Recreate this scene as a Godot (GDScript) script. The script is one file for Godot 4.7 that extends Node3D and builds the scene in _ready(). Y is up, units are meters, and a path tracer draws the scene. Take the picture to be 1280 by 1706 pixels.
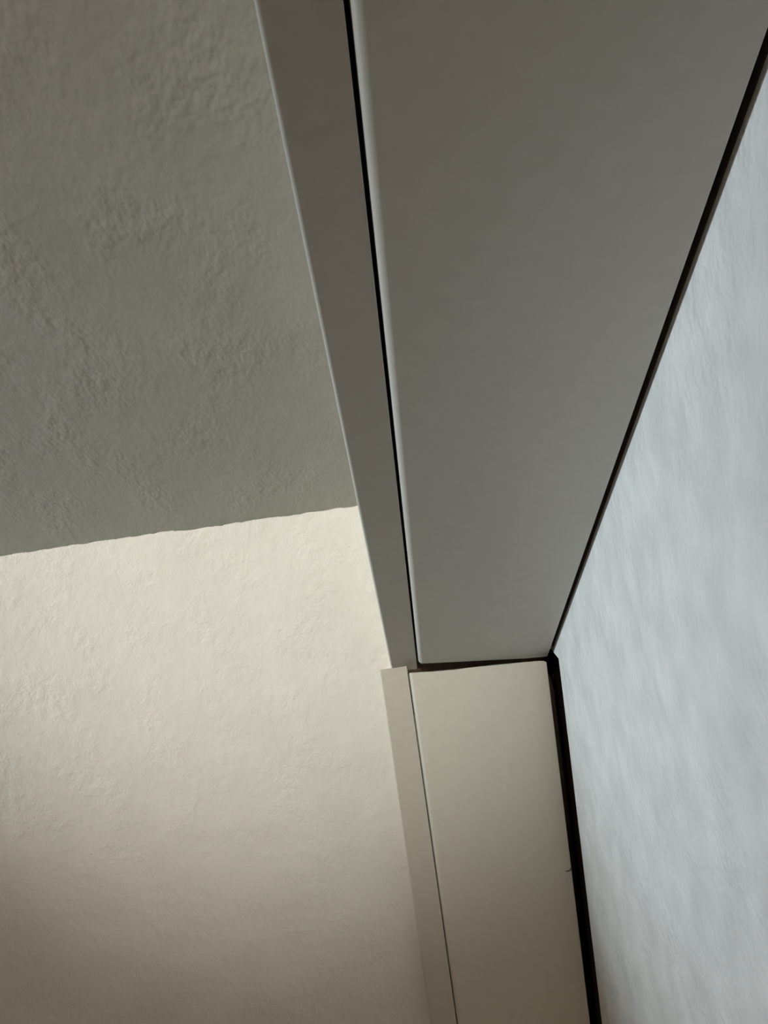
extends Node3D
# Corner of an attic room: sloped ceiling, low knee wall, gable wall, and a boxed beam on a boxed post.
# x runs along the knee wall (the gable wall stands at x = WALL_X), y is up, z comes out of the knee wall (z = 0).

const SLOPE := 0.70958            # rise of the roof slope for each metre away from the knee wall (35.4 degrees)
const EAVE_Y := 1.4678            # where the sloped ceiling meets the knee wall
const WALL_X := 0.1735            # face of the gable wall
const POST_Z := 0.022             # face of the boxed post
const SOFFIT_Y := 1.2630          # soffit of the boxed beam at x = 0.07, z = POST_Z
const TILT := -0.05               # the soffit board hangs a little lower towards the gable wall
const LEFT_X := -2.7             # face of the far gable wall, with the window
const RIDGE_Z := 3.4
const FAR_Z := 6.8
const CHANNEL_Z := 0.053          # the plaster of the gable wall stops here, short of the post
const CHANNEL_TOP := 1.262

var M := {}


func _ready() -> void:
	camera_and_sky()
	materials()
	setting()
	boxed_beam()
	boxed_post()
	gable_window()
	spot_lamp("grey ceiling spotlight hanging near the ridge, aimed at the knee wall", Vector3(-0.12, 3.42, 3.15), Vector3(-0.20, 1.49, 0.0), Vector3.UP, Color(1.0, 0.99, 0.95), 9.2, 8.5)
	spot_lamp("added grey spotlight on the timber gable, standing in for daylight on the blue-white gable wall", Vector3(LEFT_X + 0.3, 1.365, 0.20), Vector3(WALL_X, 1.50, 0.21), Vector3.LEFT, Color(0.89, 0.96, 1.0), 4.3, 15.5)  # cool lamp added in place of daylight from the left
	added_pendant_lamp(Vector3(-0.9, 3.3, 3.1), 0.09, Color(1.0, 0.957, 0.875), 1.4)


# ---------------------------------------------------------------- camera, sky, light
func camera_and_sky() -> void:
	var cam := Camera3D.new()
	cam.name = "camera"
	add_child(cam)
	cam.fov = rad_to_deg(2.0 * atan(853.0 / 1281.0))
	cam.near = 0.02
	cam.far = 60.0
	cam.transform = Transform3D(Basis(Vector3(0.99034009, -0.13830088, 0.00996818), Vector3(0.13859027, 0.98500944, -0.10270901), Vector3(0.00438599, 0.10309834, 0.9946615)), Vector3(0, 1.55, 0.922))
	cam.current = true
	var env := Environment.new()
	env.background_mode = Environment.BG_SKY
	var sm := ProceduralSkyMaterial.new()
	sm.sky_top_color = Color(0.56, 0.68, 0.82)
	sm.sky_horizon_color = Color(0.80, 0.87, 0.93)
	sm.sky_curve = 0.25
	sm.ground_horizon_color = Color(0.74, 0.80, 0.85)
	sm.ground_bottom_color = Color(0.62, 0.66, 0.69)
	sm.sun_angle_max = 1.0
	var sky := Sky.new()
	sky.sky_material = sm
	env.sky = sky
	env.background_energy_multiplier = 1.5
	env.tonemap_mode = Environment.TONE_MAPPER_LINEAR
	env.tonemap_exposure = 1.0
	env.sdfgi_enabled = true
	env.ssao_enabled = true
	env.ssil_enabled = true
	var we := WorldEnvironment.new()
	we.name = "environment"
	we.environment = env
	add_child(we)


# ---------------------------------------------------------------- materials
func noise(kind: int, freq: float, oct: int, s: int) -> FastNoiseLite:
	var n := FastNoiseLite.new()
	n.noise_type = kind
	n.frequency = freq
	n.fractal_octaves = oct
	n.seed = s
	return n


func relief(s: int, size: int, grain: float, lump: float, patch: float, floor_share: float) -> ImageTexture:
	# rolled paint on plaster: fine stipple, lumps, both stronger in some patches than in others
	var a := noise(FastNoiseLite.TYPE_SIMPLEX_SMOOTH, grain, 3, s).get_seamless_image(size, size)
	var b := noise(FastNoiseLite.TYPE_SIMPLEX_SMOOTH, lump, 3, s + 1).get_seamless_image(size, size)
	var c := noise(FastNoiseLite.TYPE_SIMPLEX_SMOOTH, patch, 2, s + 2).get_seamless_image(size, size)
	var da := a.get_data()
	var db := b.get_data()
	var dc := c.get_data()
	var f := PackedFloat32Array()
	f.resize(size * size)
	for i in size * size:
		var k := smoothstep(0.35, 0.8, dc[i] / 255.0)
		var lumps := db[i] / 255.0
		lumps = lumps * lumps * (3.0 - 2.0 * lumps)
		f[i] = (da[i] / 255.0 * 0.35 + lumps * 0.65) * (floor_share + (1.0 - floor_share) * k)
	var im := Image.create_from_data(size, size, false, Image.FORMAT_RF, f.to_byte_array())
	return ImageTexture.create_from_image(im)


func mottle(s: int, lo: Color, hi: Color, freq: float) -> NoiseTexture2D:
	var t := NoiseTexture2D.new()
	t.width = 512
	t.height = 512
	t.seamless = true
	t.noise = noise(FastNoiseLite.TYPE_SIMPLEX_SMOOTH, freq, 5, s)
	var g := Gradient.new()
	g.set_color(0, lo)
	g.set_color(1, hi)
	t.color_ramp = g
	return t


func paint(called: String, lo: Color, hi: Color, rough: float, tile: Vector2, height: ImageTexture, depth_cm: float, s: int, freq := 0.012) -> StandardMaterial3D:
	var m := StandardMaterial3D.new()
	m.resource_name = called
	m.albedo_texture = mottle(s, lo, hi, freq)
	m.roughness = rough
	m.uv1_scale = Vector3(1.0 / tile.x, 1.0 / tile.y, 1.0)
	if height:
		m.heightmap_enabled = true
		m.heightmap_texture = height
		m.heightmap_scale = depth_cm
	M[called] = m
	return m


func plain(called: String, c: Color, rough: float, metal := 0.0) -> StandardMaterial3D:
	var m := StandardMaterial3D.new()
	m.resource_name = called
	m.albedo_color = c
	m.roughness = rough
	m.metallic = metal
	M[called] = m
	return m


func materials() -> void:
	var r1 := relief(11, 1024, 0.11, 0.035, 0.006, 0.35)
	var r2 := relief(31, 1024, 0.16, 0.03, 0.008, 0.5)
	var r3 := relief(51, 1024, 0.10, 0.022, 0.006, 0.5)
	var r4 := relief(71, 512, 0.12, 0.03, 0.01, 0.6)
	paint("ceiling_paint", Color(0.755, 0.74, 0.70), Color(0.785, 0.77, 0.735), 0.7, Vector2(0.62, 0.95), r1, 0.05, 1)
	paint("wall_paint", Color(0.87, 0.86, 0.835), Color(0.90, 0.89, 0.865), 0.65, Vector2(0.6, 0.6), r2, 0.09, 2)
	paint("gable_paint", Color(0.83, 0.83, 0.82), Color(0.92, 0.92, 0.91), 0.5, Vector2(0.6, 0.75), r3, 0.22, 3, 0.02)
	paint("trim_paint", Color(0.80, 0.782, 0.735), Color(0.82, 0.803, 0.76), 0.45, Vector2(0.25, 0.25), r4, 0.004, 4, 0.03)
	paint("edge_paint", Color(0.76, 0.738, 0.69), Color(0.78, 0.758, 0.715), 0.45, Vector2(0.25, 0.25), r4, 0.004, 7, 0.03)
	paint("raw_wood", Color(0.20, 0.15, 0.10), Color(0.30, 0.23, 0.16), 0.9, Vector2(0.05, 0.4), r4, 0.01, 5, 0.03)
	paint("floor_wood", Color(0.36, 0.27, 0.19), Color(0.46, 0.35, 0.25), 0.5, Vector2(0.2, 1.5), null, 0.0, 6, 0.02)
	paint("panelling", Color(0.50, 0.40, 0.29), Color(0.60, 0.49, 0.36), 0.6, Vector2(0.12, 1.5), null, 0.0, 8, 0.02)
	plain("window_white", Color(0.86, 0.86, 0.85), 0.4)
	plain("metal_grey", Color(0.35, 0.35, 0.35), 0.4, 0.8)
	plain("dark_line", Color(0.16, 0.12, 0.09), 0.8)
	var gl := plain("glass", Color(0.9, 0.95, 0.97, 0.06), 0.02)
	gl.transparency = BaseMaterial3D.TRANSPARENCY_ALPHA


# ---------------------------------------------------------------- mesh helpers
func commit(st: SurfaceTool, called: String, m: Material, parent: Node) -> MeshInstance3D:
	var o := MeshInstance3D.new()
	o.name = called
	o.mesh = st.commit()
	o.material_override = m
	o.cast_shadow = GeometryInstance3D.SHADOW_CASTING_SETTING_ON
	parent.add_child(o, true)
	return o


func tag(o: Node, label: String, category: String, structure := true) -> void:
	o.set_meta("label", label)
	o.set_meta("category", category)
	if structure:
		o.set_meta("kind", "structure")


func start() -> SurfaceTool:
	var st := SurfaceTool.new()
	st.begin(Mesh.PRIMITIVE_TRIANGLES)
	return st


func vert(st: SurfaceTool, p: Vector3, n: Vector3, uv: Vector2) -> void:
	st.set_normal(n)
	st.set_uv(uv)
	st.add_vertex(p)


func quad(st: SurfaceTool, a: Vector3, b: Vector3, c: Vector3, d: Vector3, n: Vector3, across: Vector3, along: Vector3) -> void:
	# a flat quad facing n, its texture laid out in metres along two directions
	var pts := [a, b, c, d]
	if (b - a).cross(c - a).dot(n) > 0.0:      # front faces run clockwise
		pts = [a, d, c, b]
	for i in [0, 1, 2, 0, 2, 3]:
		var p: Vector3 = pts[i]
		vert(st, p, n, Vector2(p.dot(across), p.dot(along)))


func slab(st: SurfaceTool, lo: Vector3, hi: Vector3) -> void:
	var x := Vector3.RIGHT
	var y := Vector3.UP
	var z := Vector3.BACK
	var c := func(i: int, j: int, k: int) -> Vector3: return Vector3([lo.x, hi.x][i], [lo.y, hi.y][j], [lo.z, hi.z][k])
	quad(st, c.call(0, 0, 1), c.call(1, 0, 1), c.call(1, 1, 1), c.call(0, 1, 1), z, x, y)
	quad(st, c.call(0, 0, 0), c.call(1, 0, 0), c.call(1, 1, 0), c.call(0, 1, 0), -z, x, y)
	quad(st, c.call(0, 0, 0), c.call(0, 0, 1), c.call(0, 1, 1), c.call(0, 1, 0), -x, z, y)
	quad(st, c.call(1, 0, 0), c.call(1, 0, 1), c.call(1, 1, 1), c.call(1, 1, 0), x, z, y)
	quad(st, c.call(0, 0, 0), c.call(1, 0, 0), c.call(1, 0, 1), c.call(0, 0, 1), -y, x, z)
	quad(st, c.call(0, 1, 0), c.call(1, 1, 0), c.call(1, 1, 1), c.call(0, 1, 1), y, x, z)


func box(called: String, m: Material, parent: Node, lo: Vector3, hi: Vector3) -> MeshInstance3D:
	var st := start()
	slab(st, lo, hi)
	return commit(st, called, m, parent)


func rounded(corners: Array, step: float) -> Array:
	# corners: [x, y, radius], counter-clockwise; gives [[point, normal], ...] round the outline, flats cut at every step
	var out := []
	var n := corners.size()
	for i in n:
		var p := Vector2(corners[i][0], corners[i][1])
		var before := Vector2(corners[(i + n - 1) % n][0], corners[(i + n - 1) % n][1])
		var after := Vector2(corners[(i + 1) % n][0], corners[(i + 1) % n][1])
		var r: float = corners[i][2]
		var d0 := (p - before).normalized()
		var d1 := (after - p).normalized()
		var n0 := Vector2(d0.y, -d0.x)
		var n1 := Vector2(d1.y, -d1.x)
		var turn := n0.angle_to(n1)
		var cut := r * tan(turn / 2.0)
		var centre := p - d0 * cut - n0 * r
		if out.size() > 0:
			var q: Vector2 = out[-1][0]
			var e := centre + n0 * r
			var k := int(q.distance_to(e) / step)
			for j in range(1, k):
				out.append([q.lerp(e, float(j) / k), n0])
		for j in 7:
			var nn := n0.rotated(turn * j / 6.0)
			out.append([centre + nn * r, nn])
	return out


func sweep(outline: Array, u: Vector3, v: Vector3, w: Vector3, origin: Vector3, w0: Callable, w1: Callable, rings: int) -> SurfaceTool:
	# the outline (in u, v) drawn out along w from w0 to w1(point), with flat ends
	var st := start()
	var n := outline.size()
	var run := [0.0]
	for i in n:
		run.append(run[-1] + outline[i][0].distance_to(outline[(i + 1) % n][0]))
	var flip := u.cross(v).dot(w) < 0.0
	for i in n:
		var a: Array = outline[i]
		var b: Array = outline[(i + 1) % n]
		for k in rings:
			var t0 := float(k) / rings
			var t1 := float(k + 1) / rings
			var q := []
			for e in [[a, t0, run[i]], [b, t0, run[i + 1]], [b, t1, run[i + 1]], [a, t1, run[i]]]:
				var at: Vector2 = e[0][0]
				var l: float = lerpf(w0.call(at), w1.call(at), e[1])
				q.append([origin + u * at.x + v * at.y + w * l, u * e[0][1].x + v * e[0][1].y, Vector2(e[2], l)])
			for j in ([0, 1, 2, 0, 2, 3] if flip else [0, 2, 1, 0, 3, 2]):
				vert(st, q[j][0], q[j][1], q[j][2])
	var poly := PackedVector2Array()
	for e in outline:
		poly.append(e[0])
	var tri := Geometry2D.triangulate_polygon(poly)
	for i in range(0, tri.size(), 3):
		for side in 2:
			var pts := []
			for j in 3:
				var at: Vector2 = poly[tri[i + j]]
				var l: float = w1.call(at) if side else w0.call(at)
				pts.append(origin + u * at.x + v * at.y + w * l)
			var nn: Vector3 = w if side else -w
			if (pts[1] - pts[0]).cross(pts[2] - pts[0]).dot(nn) > 0.0:
				pts.reverse()
			for p in pts:
				vert(st, p, nn, Vector2(p.dot(u), p.dot(v)))
	return st


# ---------------------------------------------------------------- the room
func ceiling_y(z: float) -> float:
	return EAVE_Y + minf(z, 2.0 * RIDGE_Z - z) * SLOPE


func gable_outline(z0: float) -> Array:
	return [Vector2(z0, -0.05), Vector2(FAR_Z + 0.1, -0.05), Vector2(FAR_Z + 0.1, EAVE_Y + 0.05), Vector2(RIDGE_Z, ceiling_y(RIDGE_Z) + 0.1), Vector2(z0, ceiling_y(z0) + 0.1)]


func setting() -> void:
	var along := Vector3(0, SLOPE, 1).normalized()
	var down := Vector3(0, -1, SLOPE).normalized()
	var right := WALL_X + 0.12
	# floor
	var fl := Node3D.new()
	fl.name = "floor"
	add_child(fl)
	tag(fl, "dark brown wooden floorboards of the attic room", "floor")
	for i in 20:
		var x0 := LEFT_X - 0.1 + i * 0.155
		box("floorboard", M.floor_wood, fl, Vector3(x0 + 0.001, -0.03, -0.1), Vector3(minf(x0 + 0.154, right), 0.0, FAR_Z + 0.1))
	# knee wall behind the post
	var o := box("wall_back", M.wall_paint, self, Vector3(LEFT_X - 0.1, -0.03, -0.1), Vector3(0.15, EAVE_Y + 0.04, 0.0))
	tag(o, "brightly lit off-white plaster knee wall left of the boxed post", "wall")
	o = box("wall_front", M.panelling, self, Vector3(LEFT_X - 0.1, -0.03, FAR_Z), Vector3(right, EAVE_Y + 0.04, FAR_Z + 0.1))
	tag(o, "brown timber-lined knee wall across the room from the boxed post", "wall")
	# sloped ceiling: its plaster runs over the top of the knee wall in an uneven line
	var st := start()
	var lip := 0.006
	var wob := noise(FastNoiseLite.TYPE_SIMPLEX_SMOOTH, 9.0, 1, 5)
	var jag := noise(FastNoiseLite.TYPE_VALUE, 120.0, 2, 6)
	var steps := noise(FastNoiseLite.TYPE_CELLULAR, 14.0, 1, 7)
	steps.cellular_return_type = FastNoiseLite.RETURN_CELL_VALUE
	var drop := func(x: float) -> float:
		return 0.0012 + 0.0006 * wob.get_noise_1d(x) + 0.0010 * jag.get_noise_1d(x) + 0.0009 * steps.get_noise_1d(x)
	var nx := 800
	var x_from := -0.62
	for i in nx:
		var xa := lerpf(x_from, 0.0, float(i) / nx)
		var xb := lerpf(x_from, 0.0, float(i + 1) / nx)
		var a := Vector3(xa, EAVE_Y - drop.call(xa), -0.001)
		var b := Vector3(xb, EAVE_Y - drop.call(xb), -0.001)
		var a1 := Vector3(xa, EAVE_Y - drop.call(xa) + 0.0006, 0.0012)
		var b1 := Vector3(xb, EAVE_Y - drop.call(xb) + 0.0006, 0.0012)
		var c := Vector3(xb, EAVE_Y + lip * SLOPE, lip)
		var d := Vector3(xa, EAVE_Y + lip * SLOPE, lip)
		quad(st, a, b, b1, a1, down, Vector3.RIGHT, along)
		quad(st, a1, b1, c, d, down, Vector3.RIGHT, along)
	var top := Vector3(0, 0.1, 0)
	var l := LEFT_X - 0.1
	var e := Vector3(0, EAVE_Y + lip * SLOPE, lip)
	var ridge := Vector3(0, ceiling_y(RIDGE_Z), RIDGE_Z)
	var xl := Vector3(l, 0, 0)
	var xr := Vector3(right, 0, 0)
	quad(st, e + xl, e + xr, ridge + xr, ridge + xl, down, Vector3.RIGHT, along)
	quad(st, xl + Vector3(0, EAVE_Y, 0), Vector3(x_from, EAVE_Y, 0), e + Vector3(x_from, 0, 0), e + xl, down, Vector3.RIGHT, along)
	quad(st, Vector3(0, EAVE_Y, 0), xr + Vector3(0, EAVE_Y, 0), e + xr, e, down, Vector3.RIGHT, along)
	var low := Vector3(0, EAVE_Y, 0) + top + Vector3(0, 0, -0.1)
	quad(st, low + xl, low + xr, ridge + top + xr, ridge + top + xl, -down, Vector3.RIGHT, along)
	quad(st, low + xl, low + xr, xr + Vector3(0, EAVE_Y, -0.1), xl + Vector3(0, EAVE_Y, -0.1), Vector3.FORWARD, Vector3.RIGHT, Vector3.UP)
	o = commit(st, "ceiling", M.ceiling_paint, self)
	tag(o, "sloped grey-white plaster ceiling with rippled paint above the knee wall", "ceiling")
	st = start()
	var far := Vector3(0, EAVE_Y, FAR_Z + 0.0)
	var down2 := Vector3(0, -1, -SLOPE).normalized()
	var along2 := Vector3(0, -SLOPE, 1).normalized()
	quad(st, far + xl, far + xr, ridge + xr, ridge + xl, down2, Vector3.RIGHT, along2)
	quad(st, far + top + Vector3(0, 0, 0.1) + xl, far + top + Vector3(0, 0, 0.1) + xr, ridge + top + xr, ridge + top + xl, -down2, Vector3.RIGHT, along2)
	o = commit(st, "ceiling_001", M.panelling, self)
	tag(o, "brown timber-lined sloped ceiling on the other side of the roof ridge", "ceiling")
	# gable wall beside the post: its plaster stops at a raw channel behind the post
	var g := Node3D.new()
	g.name = "wall_right"
	add_child(g)
	tag(g, "cool blue-white plaster gable wall right of the boxed post and beam", "wall")
	st = start()
	var face := func(z: float, y: float) -> Vector3: return Vector3(WALL_X, y, z)
	var yr := ceiling_y(RIDGE_Z) + 0.05
	var xn := Vector3.LEFT
	# lower part runs from the channel, upper part from the corner
	var nick := noise(FastNoiseLite.TYPE_SIMPLEX_SMOOTH, 16.0, 3, 9)
	var edge := func(y: float) -> float: return CHANNEL_Z + 0.0012 * nick.get_noise_1d(y)
	var ny := 260
	for i in ny:
		var y0 := lerpf(-0.03, CHANNEL_TOP, float(i) / ny)
		var y1 := lerpf(-0.03, CHANNEL_TOP, float(i + 1) / ny)
		var z0: float = edge.call(y0)
		var z1: float = edge.call(y1)
		quad(st, face.call(z0, y0), face.call(CHANNEL_Z + 0.01, y0), face.call(CHANNEL_Z + 0.01, y1), face.call(z1, y1), xn, Vector3.BACK, Vector3.UP)
		quad(st, face.call(z0, y0), face.call(z1, y1), face.call(z1, y1) + Vector3(0.014, 0, -0.002), face.call(z0, y0) + Vector3(0.014, 0, -0.002), Vector3.FORWARD, Vector3.RIGHT, Vector3.UP)
	quad(st, face.call(CHANNEL_Z + 0.01, -0.03), face.call(FAR_Z + 0.1, -0.03), face.call(FAR_Z + 0.1, CHANNEL_TOP), face.call(CHANNEL_Z + 0.01, CHANNEL_TOP), xn, Vector3.BACK, Vector3.UP)
	quad(st, face.call(-0.05, CHANNEL_TOP), face.call(FAR_Z + 0.1, CHANNEL_TOP), face.call(FAR_Z + 0.1, EAVE_Y), face.call(-0.05, EAVE_Y), xn, Vector3.BACK, Vector3.UP)
	quad(st, face.call(-0.05, EAVE_Y), face.call(FAR_Z + 0.1, EAVE_Y), face.call(RIDGE_Z, yr), face.call(RIDGE_Z, yr), xn, Vector3.BACK, Vector3.UP)
	quad(st, face.call(-0.05, CHANNEL_TOP), face.call(CHANNEL_Z + 0.01, CHANNEL_TOP), face.call(CHANNEL_Z + 0.01, CHANNEL_TOP) + Vector3(0.016, 0, 0), face.call(-0.05, CHANNEL_TOP) + Vector3(0.016, 0, 0), Vector3.DOWN, Vector3.RIGHT, Vector3.BACK)
	commit(st, "plaster", M.gable_paint, g)
	st = start()
	quad(st, Vector3(right, -0.03, -0.1), Vector3(right, -0.03, FAR_Z + 0.1), Vector3(right, EAVE_Y + 0.1, FAR_Z + 0.1), Vector3(right, EAVE_Y + 0.1, -0.1), Vector3.RIGHT, Vector3.BACK, Vector3.UP)
	quad(st, Vector3(right, EAVE_Y + 0.1, -0.1), Vector3(right, EAVE_Y + 0.1, FAR_Z + 0.1), Vector3(right, yr + 0.1, RIDGE_Z), Vector3(right, yr + 0.1, RIDGE_Z), Vector3.RIGHT, Vector3.BACK, Vector3.UP)
	commit(st, "outer_face", M.gable_paint, g)
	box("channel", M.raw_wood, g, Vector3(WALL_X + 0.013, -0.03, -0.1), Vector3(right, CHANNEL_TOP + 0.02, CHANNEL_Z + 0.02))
	box("batten", M.raw_wood, g, Vector3(0.15, -0.03, -0.1), Vector3(WALL_X + 0.013, EAVE_Y + 0.04, -0.055))


# ---------------------------------------------------------------- boxed beam under the slope
func boxed_beam() -> void:
	var w := Vector3(0, SLOPE, 1).normalized()
	var v := Vector3(0, 1, -SLOPE).normalized()
	var u := Vector3.RIGHT
	var k := 1.0 / sqrt(1.0 + SLOPE * SLOPE)
	var origin := Vector3(0, SOFFIT_Y, POST_Z)
	var soffit := func(x: float) -> float: return TILT * (x - 0.07) * k
	var h: float = (EAVE_Y + POST_Z * SLOPE - SOFFIT_Y) * k
	var t := Node3D.new()
	t.name = "trim_1"
	add_child(t)
	tag(t, "boxed beam in beige-grey paint running up along the gable wall under the slope", "beam")
	var w1 := func(_p: Vector2) -> float: return 3.3 / k
	var from := func(_p: Vector2, l: float) -> float: return l
	# the soffit board is cut short of the post, more so at its outer end
	var cut_end := func(p: Vector2) -> float: return clampf(lerpf(0.012, -0.006, (p.x - 0.012) / 0.12), -0.008, 0.012)
	var a: float = -0.0219
	var b: float = 0.0097
	var side := rounded([[a, soffit.call(a) + 0.0036, 0.0024], [b, soffit.call(b) + 0.0036, 0.0006], [b, h - 0.0005, 0.001], [a, h - 0.0005, 0.001]], 0.05)
	var o := commit(sweep(side, u, v, w, origin, from.bind(-0.03), w1, 8), "side_board", M.edge_paint, t)
	o.set_meta("label", "narrow edge of the beam's side board")
	a = 0.0120
	b = 0.1678
	var under := rounded([[a, soffit.call(a), 0.0050], [b, soffit.call(b), 0.0012], [b, soffit.call(b) + 0.02, 0.001], [a, soffit.call(a) + 0.02, 0.001]], 0.02)
	o = commit(sweep(under, u, v, w, origin, cut_end, w1, 8), "soffit_board", M.trim_paint, t)
	o.set_meta("label", "wide flat underside board of the beam")
	# dark brown strip added as shade in the gap beside the gable plaster
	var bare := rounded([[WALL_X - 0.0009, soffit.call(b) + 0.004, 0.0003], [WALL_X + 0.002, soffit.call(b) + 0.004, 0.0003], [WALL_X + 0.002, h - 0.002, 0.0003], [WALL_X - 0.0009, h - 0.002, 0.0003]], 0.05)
	o = commit(sweep(bare, u, v, w, origin, from.bind(0.01), w1, 4), "shade_strip", M.raw_wood, t)
	o.set_meta("label", "dark brown strip added as shade in the gap along the gable wall")


# ---------------------------------------------------------------- boxed post in the corner
func boxed_post() -> void:
	var t := Node3D.new()
	t.name = "trim_2"
	add_child(t)
	tag(t, "boxed post in beige-grey paint standing in the corner under the beam", "post")
	var u := Vector3.RIGHT
	var v := Vector3.FORWARD
	var w := Vector3.UP
	var origin := Vector3(0, 0, 0)
	var from := func(_p: Vector2, l: float) -> float: return l
	var rag := noise(FastNoiseLite.TYPE_SIMPLEX_SMOOTH, 60.0, 3, 3)
	# looking down on it, x to the right and z towards the room: outlines run in (x, -z)
	var side := rounded([[-0.0355, -POST_Z, 0.0015], [-0.0028, -POST_Z, 0.0005], [-0.0028, 0.0, 0.0005], [-0.0355, 0.0, 0.0005]], 0.004)
	var side_top := func(p: Vector2) -> float: return 1.2685 + 0.0004 * rag.get_noise_1d(p.x) - 0.75 * (POST_Z + p.y)
	var o := commit(sweep(side, u, v, w, origin, from.bind(0.0), side_top, 12), "side_board", M.edge_paint, t)
	o.set_meta("label", "narrow edge of the post's side board")
	var cut := [[-0.0028, 1.2606], [0.0252, 1.2583], [0.0599, 1.2561], [0.0852, 1.2562], [0.1001, 1.2563], [0.1189, 1.2554], [0.16, 1.2522], [0.166, 1.2495]]
	var face_top := func(p: Vector2) -> float:
		var y: float = cut[0][1]
		for i in cut.size() - 1:
			if p.x >= cut[i][0]:
				y = lerpf(cut[i][1], cut[i + 1][1], clampf((p.x - cut[i][0]) / (cut[i + 1][0] - cut[i][0]), 0.0, 1.0))
		return y + 0.0007 * rag.get_noise_1d(p.x + 3.0) - 0.75 * (POST_Z + 0.0016 + p.y)
	var front := rounded([[-0.0018, -POST_Z - 0.0016, 0.005], [0.1645, -POST_Z - 0.0016, 0.0009], [0.1645, -POST_Z + 0.018, 0.0009], [-0.0018, -POST_Z + 0.018, 0.0009]], 0.0025)
	var fb := commit(sweep(front, u, v, w, origin, from.bind(0.0), face_top, 12), "face_board", M.trim_paint, t)
	fb.set_meta("label", "wide flat front board of the post")
	o = box("shade_strip", M.raw_wood, t, Vector3(-0.0026, 1.2, -0.004), Vector3(0.164, 1.38, 0.003))  # brown strip put in so the gap above the post looks shaded
	o.set_meta("label", "dark brown strip added as shade in the gap over the post")
	# a splinter at the board's edge
	var st := start()
	var path := [Vector3(0.1568, 0.9835, POST_Z + 0.0018), Vector3(0.160, 0.9828, POST_Z + 0.0022), Vector3(0.1628, 0.9842, POST_Z + 0.0025), Vector3(0.1638, 0.9868, POST_Z + 0.0022)]
	for i in path.size() - 1:
		var d: Vector3 = (path[i + 1] - path[i]).normalized()
		var s := d.cross(Vector3.BACK).normalized() * 0.0004
		quad(st, path[i] - s, path[i] + s, path[i + 1] + s, path[i + 1] - s, Vector3.BACK, u, w)
		quad(st, path[i] - s, path[i + 1] - s, path[i + 1] - s - Vector3(0, 0, 0.001), path[i] - s - Vector3(0, 0, 0.001), -s.normalized(), u, w)
		quad(st, path[i] + s, path[i + 1] + s, path[i + 1] + s - Vector3(0, 0, 0.001), path[i] + s - Vector3(0, 0, 0.001), s.normalized(), u, w)
	o = commit(st, "splinter", M.dark_line, fb)
	o.set_meta("label", "small dark splinter at the board's edge")


# ---------------------------------------------------------------- far gable wall with its window
func gable_window() -> void:
	var z0 := 1.6
	var z1 := 2.4
	var y0 := 0.9
	var y1 := 1.8
	var wall := CSGCombiner3D.new()
	wall.name = "wall_left"
	var body := CSGPolygon3D.new()
	var pts := PackedVector2Array()
	for p in gable_outline(-0.1):
		pts.append(Vector2(-p.x, p.y))
	body.polygon = pts
	body.depth = 0.12
	body.rotation.y = PI / 2
	body.position = Vector3(LEFT_X - 0.12, 0, 0)
	body.material = M.panelling
	wall.add_child(body)
	var hole := CSGBox3D.new()
	hole.operation = CSGShape3D.OPERATION_SUBTRACTION
	hole.size = Vector3(0.6, y1 - y0, z1 - z0)
	hole.position = Vector3(LEFT_X - 0.06, (y0 + y1) / 2, (z0 + z1) / 2)
	hole.material = M.panelling
	wall.add_child(hole)
	add_child(wall)
	tag(wall, "brown timber-lined gable wall with a small window, facing the blue-white gable wall", "wall")
	var win := Node3D.new()
	win.name = "window_1"
	add_child(win)
	tag(win, "white framed two-light window letting daylight in from the far gable", "window")
	var f := 0.04
	var x0 := LEFT_X - 0.09
	var x1 := LEFT_X - 0.04
	box("window_frame", M.window_white, win, Vector3(x0, y0, z0), Vector3(x1, y0 + f, z1))
	box("window_frame", M.window_white, win, Vector3(x0, y1 - f, z0), Vector3(x1, y1, z1))
	box("window_frame", M.window_white, win, Vector3(x0, y0 + f, z0), Vector3(x1, y1 - f, z0 + f))
	box("window_frame", M.window_white, win, Vector3(x0, y0 + f, z1 - f), Vector3(x1, y1 - f, z1))
	var zc := (z0 + z1) / 2
	box("mullion", M.window_white, win, Vector3(x0, y0 + f, zc - 0.02), Vector3(x1, y1 - f, zc + 0.02))
	for s in [[z0 + f, zc - 0.02], [zc + 0.02, z1 - f]]:
		var st := start()
		var xm := (x0 + x1) / 2
		quad(st, Vector3(xm, y0 + f, s[0]), Vector3(xm, y0 + f, s[1]), Vector3(xm, y1 - f, s[1]), Vector3(xm, y1 - f, s[0]), Vector3.RIGHT, Vector3.BACK, Vector3.UP)
		commit(st, "pane", M.glass, win)


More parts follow.
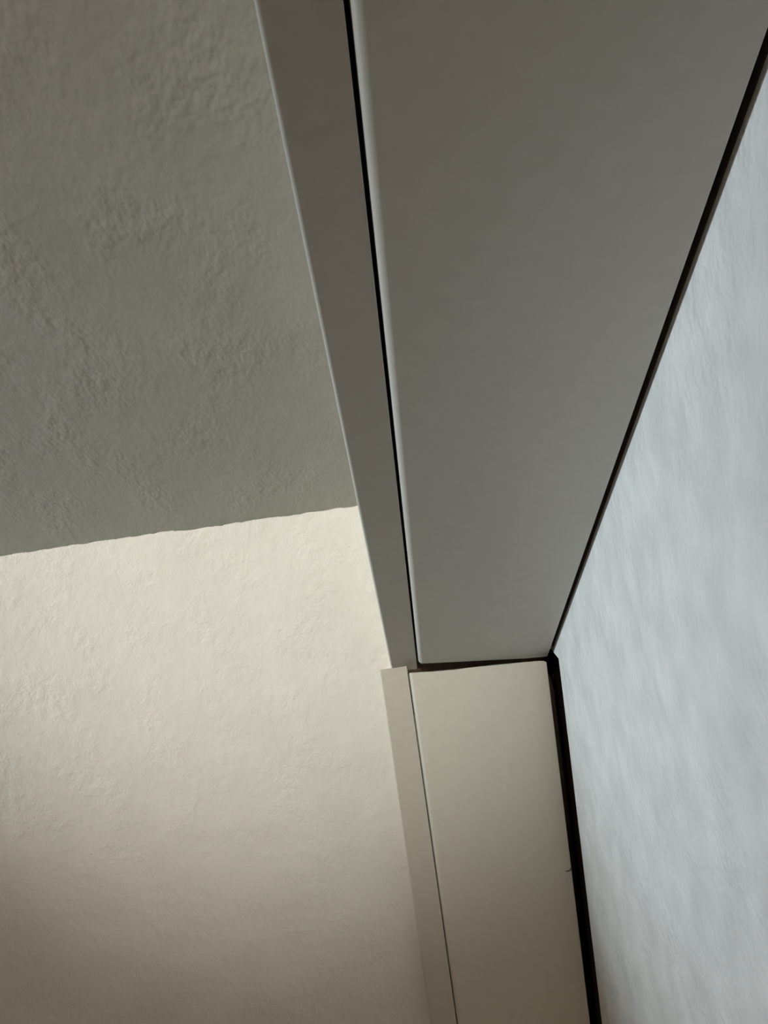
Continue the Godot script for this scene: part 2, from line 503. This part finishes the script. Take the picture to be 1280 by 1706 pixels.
# ---------------------------------------------------------------- globe pendant added for warm fill near the ridge, behind the viewer
func added_pendant_lamp(at: Vector3, radius: float, tint: Color, energy: float) -> void:
	var t := Node3D.new()
	t.name = "added_pendant_lamp"
	add_child(t)
	tag(t, "added white glass globe pendant for warm fill, hanging on a cord near the ridge", "lamp", false)
	var prof := []
	for i in 17:
		var a := PI * i / 16.0
		prof.append([radius * sin(a), -radius * cos(a)])
	var glow := StandardMaterial3D.new()
	glow.resource_name = "added_globe_glow"
	glow.albedo_color = tint
	glow.emission_enabled = true
	glow.emission = tint
	glow.emission_energy_multiplier = 1.5
	commit(lathe(prof, at, Vector3.UP), "globe", glow, t)
	var reach := ceiling_y(at.z) - at.y
	commit(lathe([[0.018, radius * 0.97], [0.018, radius + 0.03], [0.004, radius + 0.03], [0.004, reach - 0.02], [0.05, reach - 0.02], [0.05, reach + 0.005]], at, Vector3.UP), "cord", M.metal_grey, t)
	var l := OmniLight3D.new()
	l.name = "added_globe_light"
	l.position = at
	l.light_color = tint
	l.light_energy = energy
	l.light_size = radius * 0.9
	l.omni_range = 12.0
	l.omni_attenuation = 2.0
	l.shadow_enabled = true
	add_child(l)


# ---------------------------------------------------------------- warm spotlight on the ridge, behind the viewer, and the added cool one
func lathe(profile: Array, axis_from: Vector3, dir: Vector3) -> SurfaceTool:
	var st := start()
	var d := dir.normalized()
	var p := d.cross(Vector3.RIGHT if absf(d.x) < 0.7 else Vector3.UP).normalized()
	var q := d.cross(p)
	var n := 32
	for i in profile.size() - 1:
		for j in n:
			var pts := []
			for e in [[i, j], [i + 1, j], [i + 1, j + 1], [i, j + 1]]:
				var a: float = TAU * e[1] / n
				pts.append(axis_from + d * profile[e[0]][1] + (p * cos(a) + q * sin(a)) * profile[e[0]][0])
			var mid: Vector3 = (pts[0] + pts[2]) / 2
			var out := mid - axis_from - d * (mid - axis_from).dot(d)
			var nn: Vector3 = (pts[2] - pts[0]).cross(pts[3] - pts[1]).normalized()
			if nn.dot(out) < 0.0 and profile[i][1] != profile[i + 1][1]:
				nn = -nn
			quad(st, pts[0], pts[1], pts[2], pts[3], nn, p, d)
	return st


func spot_lamp(label: String, at: Vector3, aim: Vector3, mount: Vector3, tint: Color, energy: float, cone: float) -> void:
	var d := (aim - at).normalized()
	var t := Node3D.new()
	t.name = "spot_lamp" if not has_node("spot_lamp") else "spot_lamp_001"
	add_child(t)
	t.set_meta("label", label)
	t.set_meta("category", "lamp")
	t.set_meta("group", "spotlights of the attic room")
	commit(lathe([[0.0, -0.16], [0.03, -0.16], [0.045, -0.14], [0.045, 0.0], [0.041, 0.0], [0.041, -0.02]], at, d), "lamp_can", M.metal_grey, t)
	var glow := StandardMaterial3D.new()
	glow.resource_name = "lamp_glow"
	glow.albedo_color = tint
	glow.emission_enabled = true
	glow.emission = tint
	glow.emission_energy_multiplier = 2.0
	commit(lathe([[0.0, -0.015], [0.041, -0.015]], at, d), "lamp_lens", glow, t)
	# the stem runs from the can to the ceiling or to the wall
	var back := at - d * 0.1
	var reach := ceiling_y(back.z) - back.y if mount == Vector3.UP else back.x - LEFT_X
	commit(lathe([[0.008, 0.0], [0.008, reach - 0.02], [0.05, reach - 0.02], [0.05, reach + 0.005]], back, mount), "stem", M.metal_grey, t)
	var l := SpotLight3D.new()
	l.name = "lamp_beam"
	l.position = at + d * 0.004
	l.look_at_from_position(l.position, aim, Vector3.UP)
	l.light_color = tint
	l.light_energy = energy
	l.light_size = 0.04
	l.spot_angle = cone
	l.spot_angle_attenuation = 1.0
	l.spot_range = 8.0
	l.spot_attenuation = 2.0
	l.shadow_enabled = true
	add_child(l, true)
